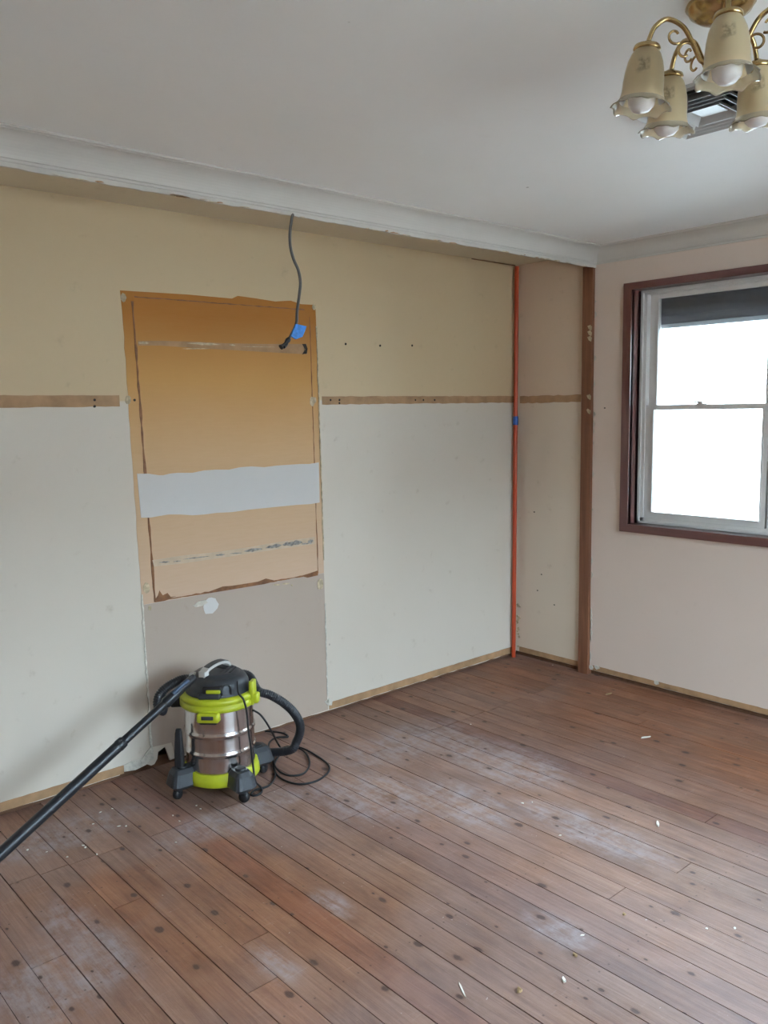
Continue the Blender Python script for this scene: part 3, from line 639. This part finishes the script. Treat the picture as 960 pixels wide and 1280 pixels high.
# switch pocket and front ledge
fa = Matrix.Rotation(0.10, 4, 'Z')
MB().rbox(-0.050, 0.040, -0.139, -0.100, 0.416, 0.440, 0.008, fa).build('front_ledge', M['charcoal'], hd)
MB().rbox(-0.035, 0.045, -0.131, -0.095, 0.436, 0.466, 0.008, fa).build('switch_pocket', M['black'], hd)
MB().rbox(-0.018, 0.040, -0.136, -0.100, 0.440, 0.455, 0.005, fa).build('power_switch', M['lime'], hd)
# front latch, right bracket and the two that are turned away
for k, a in enumerate((0.0, PI)):
    R_ = Matrix.Rotation(a+0.07, 4, 'Z')
    la = MB().rbox(-0.046, 0.046, -0.178, -0.138, 0.335, 0.372, 0.010, R_, 0.96).build('latch', M['lime'], vac)
    MB().rbox(-0.024, 0.024, -0.1805, -0.165, 0.349, 0.364, 0.003, R_).build('latch_slot', M['charcoal'], la)
    MB().rbox(-0.036, 0.036, -0.172, -0.140, 0.327, 0.337, 0.006, R_).build('latch_hook', M['black'], la)
bk_ = MB().rbox(0.140, 0.160, -0.040, 0.010, 0.365, 0.462, 0.006).rbox(0.150, 0.178, -0.038, -0.002, 0.372, 0.412, 0.008).build('hose_bracket', M['lime'], vac)
# carry handle: light grey arch with dark grip
HR = Matrix.Rotation(-0.45, 4, 'Z')
arc = [(-0.078, 0.480), (-0.078, 0.502), (-0.066, 0.514), (-0.042, 0.522), (-0.005, 0.527), (0.030, 0.525), (0.048, 0.517), (0.056, 0.505), (0.058, 0.488)]
hb = MB()
P = spline([HR @ Vector((0, y, z)) for y, z in arc], 0.008); wv = (HR @ Vector((1, 0, 0)))
def ribbon(P, w, t, o=0.0):
    m_ = MB(); vs = []
    for i, p in enumerate(P):
        tt = (P[min(i+1, len(P)-1)]-P[max(i-1, 0)]).normalized(); n = tt.cross(wv).normalized()
        if n.z < 0 and abs(n.z) > 0.3: n = -n
        for (a, b) in ((-w, -t), (w, -t), (w, t), (-w, t)): vs.append(p+wv*a+n*(b+o))
    N = len(P); fs = [(i*4+j, i*4+(j+1) % 4, (i+1)*4+(j+1) % 4, (i+1)*4+j) for i in range(N-1) for j in range(4)]+[(3, 2, 1, 0), (N*4-4, N*4-3, N*4-2, N*4-1)]
    return m_.add(vs, fs)
hn = ribbon(P, 0.018, 0.005).build('carry_handle', M['lgrey'], vac)
MB().rbox(-0.019, 0.019, -0.090, -0.064, 0.474, 0.512, 0.005, HR).build('handle_clip', M['lgrey'], hn)
ribbon(P[int(len(P)*0.26):int(len(P)*0.82)], 0.014, 0.004, 0.004).build('handle_grip', M['charcoal'], hn)
MB().rbox(-0.03, 0.03, 0.02, 0.07, 0.490, 0.502, 0.008, HR).build('switch_plate', M['black'], hd)
MB().lathe([(0.0, 0.012), (0.012, 0.011), (0.017, 0.006), (0.018, 0.0)], 16, Matrix.Translation((-0.092, -0.030, 0.481))).build('head_badge', M['lgrey'], hd)
# inlet on the left and hose: inlet -> up and behind the head -> down the right side to the floor
MB().tube([(-0.130, 0.0, 0.365), (-0.175, 0.0, 0.362), (-0.20, 0.0, 0.360)], 0.028, 20).tube([(-0.195, 0, 0.360), (-0.25, -0.003, 0.358)], 0.0235, 20).build('inlet_cuff', M['black'], vac)
def wl(u, v, y): return loc(hit(u, v, 1, y))
def vp(u, v, off):   # point in the upright plane through the drum axis, moved towards the viewer by off
    n = Vector((-2.332+4.0437, -0.352+3.3195, 0)).normalized(); d = RT*((u-480)/FPX)-UP*((v-640)/FPX)+FW
    a = Vector((-2.332, -0.352, 0))-n*off; return loc(CAM+d*((a-CAM).dot(n)/d.dot(n)))
hp = [Vector((-0.235, -0.003, 0.358)), vp(203, 889, 0.0), vp(197, 880, -0.02), vp(200, 868, -0.04), vp(212, 857, -0.06), vp(230, 849, -0.09), vp(252, 850, -0.13), Vector((-0.03, 0.185, 0.415)), Vector((0.07, 0.180, 0.418))]
hp += [vp(322, 863, -0.07), vp(338, 869, -0.06), vp(355, 879, -0.06), vp(369, 893, -0.07), vp(375.5, 909, -0.09), vp(371, 926, -0.115), vp(358, 939, -0.14), loc((-2.135, -0.165, 0.03)), loc((-2.20, -0.12, 0.022)), loc((-2.28, -0.10, 0.022))]
ring = lambda L, i: 0.0185+0.0013*math.cos(2*PI*L/0.0085)
MB().tube(spline(hp, 0.0022), 0.0185, 12, rf=ring).build('hose', M['hose'], vac)
# wand leaning from the head down to the floor on the left
wa = Vi @ hit(243, 846, 1, -0.43); wbp = Vi @ hit(0, 1068, 1, -0.50)
dirw = (wbp-wa).normalized(); tend = wa + dirw*((wa.z-0.02)/(-dirw.z))
def wl2(t): return wa.lerp(wbp, t)
wd = MB().tube([wl2(t) for t in (0.0, 0.02, 0.10, 0.17, 0.18)], 0.018, 18, rf=lambda L, i: (0.012, 0.0165, 0.019, 0.0215, 0.017)[i]).tube([wl2(0.17), wl2(0.42)], 0.0165, 18).build('wand', M['hose'], vac)
MB().tube([wl2(0.400), wl2(0.405), wl2(0.43), wl2(0.435)], 0.02, 18, rf=lambda L, i: (0.017, 0.0215, 0.0225, 0.021)[i]).tube([wl2(0.43), wl2(0.9), tend], 0.021, 18).build('wand_tube', M['hose'], wd)
MB().tube([wl2(0.03)+Vector((0, -0.012, 0.008)), wl2(0.12)+Vector((0, -0.015, 0.010))], 0.009, 10).build('grip_highlight', M['grip_glint'], wd)  # blue-grey rod stands in for the highlight on the dark grip
# power cord
def fp(u, v, z=0.004): return loc(hit(u, v, 2, z))
cp_ = [vp(297, 852, 0.100), vp(298, 866, 0.137), vp(304, 874, 0.152), vp(308, 888, 0.152), vp(310, 909, 0.140), vp(313, 930, 0.137), vp(315, 946, 0.137), vp(317, 962, 0.145), vp(319, 976, 0.165), fp(326, 984, 0.012), fp(327, 990), fp(321, 994), fp(314, 994), fp(318, 988, 0.006), fp(336, 982), fp(344, 970), fp(343, 956), fp(352, 942), fp(373, 934), fp(401, 948), fp(412, 961), fp(398, 975), fp(373, 980), fp(350, 972), fp(342, 958), fp(345, 940, 0.010), fp(362, 933, 0.008), fp(380, 939, 0.008), fp(387, 954), fp(379, 967), fp(360, 969), fp(346, 961, 0.010), fp(340, 945, 0.008), fp(336, 930), fp(345, 922), fp(360, 921), fp(352, 916), fp(330, 914), fp(318, 916)]
MB().tube(spline(cp_, 0.008), 0.0042, 8).build('power_cord', M['black'], vac)
cq = [vp(317, 888, 0.03), vp(326, 894, -0.02), vp(336, 908, -0.05), fp(347, 929, 0.03), fp(352, 938, 0.006), fp(345, 944, 0.01)]
MB().tube(spline(cq, 0.008), 0.0042, 8).build('power_cord_tail', M['black'], vac)

# crevice nozzle stored upright in the front left foot
cn = Vm @ Vector((-0.128, -0.128, 0.098)); cz = MB()
a = math.atan2(-1, -1)
def sq(z, w, d, sh): return [Vector((sgx*w, sgy*d+sh, z)) for sgx, sgy in ((-1,-1),(-0.5,-1.25),(0.5,-1.25),(1,-1),(1,1),(0.5,1.25),(-0.5,1.25),(-1,1))]
rings = [sq(0.0, 0.017, 0.014, 0), sq(0.05, 0.017, 0.013, 0), sq(0.11, 0.014, 0.010, 0.001), sq(0.135, 0.013, 0.008, 0.002), sq(0.150, 0.010, 0.005, 0.006)]
vs = [v for r in rings for v in r]
cz.add(vs, [(i*8+j, i*8+(j+1) % 8, (i+1)*8+(j+1) % 8, (i+1)*8+j) for i in range(4) for j in range(8)]+[tuple(reversed(range(8))), tuple(range(32, 40))])
cz = cz.build('crevice_nozzle', M['black'], None, (cn.x, cn.y, 0.1375)); cz.rotation_euler = (0, 0, -0.7); tag(cz, 'black crevice nozzle standing upright in the front foot of the vacuum cleaner', 'nozzle')

# ------------------------------------------------------------------ orange pole in the corner
po = empty('orange_pole', (-0.040, -0.030, 0)); tag(po, 'tall thin orange plastic pole standing in the wall corner', 'pole')
ph = MB().tube([(-0.013, 0.004, 0.0), (-0.005, 0.002, 1.2), (0.002, 0.0, 2.372)], 0.0125, 16).build('pole_shaft', M['orange'], po)
t0 = Vector((-0.013, 0.004, 0)).lerp(Vector((0.002, 0, 2.372)), 0.618)
MB().tube([t0+Vector((0, 0, -0.026)), t0+Vector((0, 0, 0.026))], 0.0165, 16).build('tape_band', M['bluetape'], po)

# ------------------------------------------------------------------ cable hanging from the torn bulkhead
top_ = hit(366, 272, 1, -D-0.006)
ca = empty('hanging_cable', top_); tag(ca, 'grey electrical cable hanging from the bulkhead with a blue tape flag at its end', 'cable')
def cl(u, v, y=-D-0.006): return hit(u, v, 1, y)-top_
MB().tube(spline([Vector((0.004, 0.004, 0.012)), cl(365, 272), cl(362.5, 290), cl(363, 308), cl(367, 324), cl(373, 338), cl(375.5, 353), cl(374, 370), cl(371.5, 388), cl(370.5, 404, -D), cl(365, 417, -D+0.01), cl(361, 424, -D+0.015)], 0.01), 0.0058, 10).build('cable_sheath', M['cablegrey'], ca)
fpts = [cl(*p) for p in ((369, 405), (382, 408), (380, 414), (377, 421), (369, 424), (363, 420))]
n_ = Vector((-0.3, -0.95, 0)).normalized()*0.002
MB().add([p-n_ for p in fpts]+[p+n_+Vector((0.002, -0.003, 0)) for p in fpts], [tuple(range(6)), tuple(range(11, 5, -1))]+[(i, i+6, (i+1) % 6+6, (i+1) % 6) for i in range(6)]).build('tape_flag', M['lightblue'], ca)
MB().tube(spline([cl(361.5, 423, -D+0.012), cl(357, 429, -D+0.012), cl(351, 434, -D+0.012)], 0.01), 0.008, 10, rf=lambda L, i: 0.008+0.003*math.sin(i*1.9)).build('cable_end', M['black'], ca)
MB().tube(spline([cl(360, 424, -D+0.012), cl(358, 431, -D+0.012), cl(355, 434, -D+0.005)], 0.01), 0.006, 8).build('cable_end', M['black'], ca)

# ------------------------------------------------------------------ ceiling light, five arms
LX, LY = -2.212, -2.372
lt = empty('ceiling_light', (LX, LY, ZC)); tag(lt, 'brass ceiling light with five amber glass tulip shades', 'ceiling light')
MB().lathe([(0.070, 0.0), (0.072, -0.006), (0.067, -0.012), (0.063, -0.020), (0.046, -0.032), (0.030, -0.038), (0.014, -0.042), (0.011, -0.05)], 40).build('canopy', M['brass'], lt)
MB().lathe([(0.010, -0.04), (0.010, -0.085), (0.016, -0.090), (0.026, -0.100), (0.030, -0.115), (0.024, -0.132), (0.012, -0.140), (0.010, -0.148), (0.014, -0.156), (0.008, -0.168), (0.0, -0.172)], 24).build('hub', M['brass'], lt)
TH0, RHO, ZCAP, TILT = 2.454, 0.158, -0.089, 0.09
def rufr(a, r, z):
    k = max(0.0, min(1.0, (-z-0.110)/0.015)); w = math.cos(8*a)
    return r*(1+0.05*k*w), z-0.0025*k*math.cos(8*a)-0.001*k*math.cos(16*a)
for i in range(5):
    a = TH0+2*PI*i/5; o = Vector((math.cos(a), math.sin(a), 0))
    ap = [o*0.022+Vector((0, 0, -0.125)), o*0.040+Vector((0, 0, -0.118)), o*0.058+Vector((0, 0, -0.085)), o*0.080+Vector((0, 0, -0.050)), o*0.115+Vector((0, 0, -0.034)), o*0.142+Vector((0, 0, -0.050)), o*0.154+Vector((0, 0, -0.075)), o*(RHO-0.001)+Vector((0, 0, ZCAP+0.004))]
    ar = MB().tube(spline(ap, 0.006), 0.0052, 10).build('arm', M['brass'], lt)
    def curl(c, r0, r1, s, e, n=22): return [o*(c[0]+(r0+(r1-r0)*t/n)*math.cos(s+(e-s)*t/n))+Vector((0, 0, c[1]+(r0+(r1-r0)*t/n)*math.sin(s+(e-s)*t/n))) for t in range(n+1)]
    MB().tube(curl((0.098, -0.068), 0.017, 0.008, -2.2, 2.6), 0.0028, 7).tube(curl((0.075, -0.100), 0.020, 0.008, 2.3, -2.2), 0.0028, 7).build('scroll', M['brass'], ar)
    T = Matrix.Translation(o*RHO+Vector((0, 0, ZCAP))) @ Matrix.Rotation(TILT, 4, Vector((0, 0, 1)).cross(o)*-1)
    def fix(obj): obj.matrix_local = T; return obj
    sh = fix(MB().lathe([(0.018, -0.004), (0.024, -0.008), (0.031, -0.018), (0.037, -0.034), (0.041, -0.055), (0.043, -0.075), (0.0435, -0.092), (0.0455, -0.104), (0.0485, -0.112)], 40, caps=False).build('shade', M['frost'], lt))
    MB().lathe([(0.0485, -0.112), (0.053, -0.118), (0.058, -0.123), (0.063, -0.126), (0.0620, -0.1275), (0.057, -0.1245), (0.0485, -0.1135)], 64, rfun=rufr, caps=False).build('ruffle', M['ruffle'], sh)
    fix(MB().lathe([(0.006, 0.010), (0.012, 0.006), (0.027, 0.0), (0.029, -0.006), (0.027, -0.010), (0.012, -0.012)], 28).build('shade_cap', M['brass'], lt))
    fix(MB().lathe([(0.013, -0.010), (0.014, -0.045), (0.016, -0.060), (0.025, -0.082), (0.030, -0.104), (0.0275, -0.122), (0.018, -0.133), (0.0, -0.137)], 28).build('bulb', M['bulb'], lt))

# ------------------------------------------------------------------ ceiling air vent
ve = empty('ceiling_vent', (-1.650, -2.055, ZC)); tag(ve, 'square grey metal air vent with nested louvres in the ceiling', 'vent')
def sqring(h0, z0, h1, z1, t=0.0015):
    mb = MB(); vs = []
    for h, z in ((h0, z0), (h1, z1), (h1-t, z1), (h0-t, z0)): vs += [Vector((sx*h, sy*h, z)) for sx, sy in ((-1,-1),(1,-1),(1,1),(-1,1))]
    mb.add(vs, [(r*4+j, r*4+(j+1) % 4, ((r+1) % 4)*4+(j+1) % 4, ((r+1) % 4)*4+j) for r in range(4) for j in range(4)]); return mb
VS = 0.92
ve.scale = (VS, VS, 1)
fr2 = MB()
for (a, b, c, d) in ((-0.2, -0.175, -0.2, 0.2), (0.175, 0.2, -0.2, 0.2), (-0.175, 0.175, -0.2, -0.175), (-0.175, 0.175, 0.175, 0.2)): fr2.box(a, b, c, d, -0.010, 0.0)
fr2.build('vent_frame', M['vent'], ve)
MB().box(-0.176, 0.176, -0.176, 0.176, -0.002, 0.0).build('vent_duct', M['void'], ve)
for h in (0.165, 0.135, 0.105, 0.075): sqring(h-0.034, -0.003, h, -0.034).build('louvre', M['vent'], ve)
MB().box(-0.042, 0.042, -0.042, 0.042, -0.020, -0.016).build('centre_plate', M['vent'], ve)

# ------------------------------------------------------------------ scraps on the floor
def scrap(name, u, v, L, w, mat, label, cat, group, rot, h=0.004):
    p = hit(u, v, 2, 0.0); n = 7; mb = MB(); pts = []
    for i in range(n):
        a = 2*PI*i/n; pts.append((L*math.cos(a)*rj.uniform(0.7, 1.1), w*math.sin(a)*rj.uniform(0.7, 1.1)))
    lift = [rj.uniform(0, h*0.8) for _ in pts]
    mb.add([(x, y, 0.0003+l*0.5) for (x, y), l in zip(pts, lift)]+[(x*0.9, y*0.9, h*0.6+l) for (x, y), l in zip(pts, lift)], [tuple(reversed(range(n))), tuple(range(n, 2*n))]+[(i, (i+1) % n, (i+1) % n+n, i+n) for i in range(n)])
    o = mb.build(name, mat, None, (p.x, p.y, 0.0)); o.rotation_euler = (0, 0, rot); return tag(o, label, cat, group)
scrap('paint_flake', 807, 922, 0.030, 0.008, M['flake'], 'long white paint flake on the boards below the window', 'paint flake', 'paint flakes on the floor', -0.4)
scrap('paint_flake', 822, 1031, 0.022, 0.006, M['flake'], 'white curled paint flake beside a pale dust streak', 'paint flake', 'paint flakes on the floor', 0.6, 0.006)
scrap('wood_chip', 649, 1240, 0.010, 0.008, M['chip'], 'brown wood chip nearest the bottom of the picture', 'wood chip', 'wood chips on the floor', 0.3, 0.008)
scrap('wood_chip', 705, 1227, 0.010, 0.006, M['flake'], 'pale chip just right of the lowest wood chip', 'wood chip', 'wood chips on the floor', 0.9, 0.008)
scrap('wood_chip', 719, 1195, 0.008, 0.006, M['chip'], 'dark wood chip above the pale chip', 'wood chip', 'wood chips on the floor', 1.5, 0.007)
scrap('wood_chip', 780, 1144, 0.008, 0.006, M['chip'], 'wood chip lying alone on the grey boards at lower right', 'wood chip', 'wood chips on the floor', 0.1, 0.006)
scrap('wood_chip', 761, 868, 0.030, 0.006, M['chip'], 'pale wood splinter lying against the window wall', 'wood chip', 'wood chips on the floor', -0.2, 0.006)
p = (580, 1238)
scrap('paint_flake', 578, 1238, 0.035, 0.003, M['flake'], 'thin white sliver on the boards at the bottom centre', 'paint flake', 'paint flakes on the floor', 1.05, 0.002)
for (u, v) in ((116,1031),(126,1015),(103,1058),(108,1060),(120,1068),(60,1066),(84,1071),(148,1033),(159,1032),(34,1063),(218,1020),(226,1026),(247,1008),(250,1012),(220,1054),(142,1012),(885,1160),(917,1160),(655,1005),(666,1003),(700,1045),(726,1170),(590,905),(690,832)):
    scrap('paint_flake', u+rj.uniform(-2, 2), v+rj.uniform(-1, 1), rj.uniform(0.004, 0.008), rj.uniform(0.0025, 0.005), M['flake'], ('tiny white paint flake on the boards beside the vacuum wand' if u < 200 else 'tiny white paint flake on the boards just in front of the vacuum cleaner' if u < 300 else 'tiny white paint flake on the boards in the right half of the floor'), 'paint flake', 'tiny paint flakes beside the wand' if u < 200 else 'tiny paint flakes by the vacuum' if u < 300 else 'tiny paint flakes on the right of the floor', rj.uniform(0, 3), 0.002)
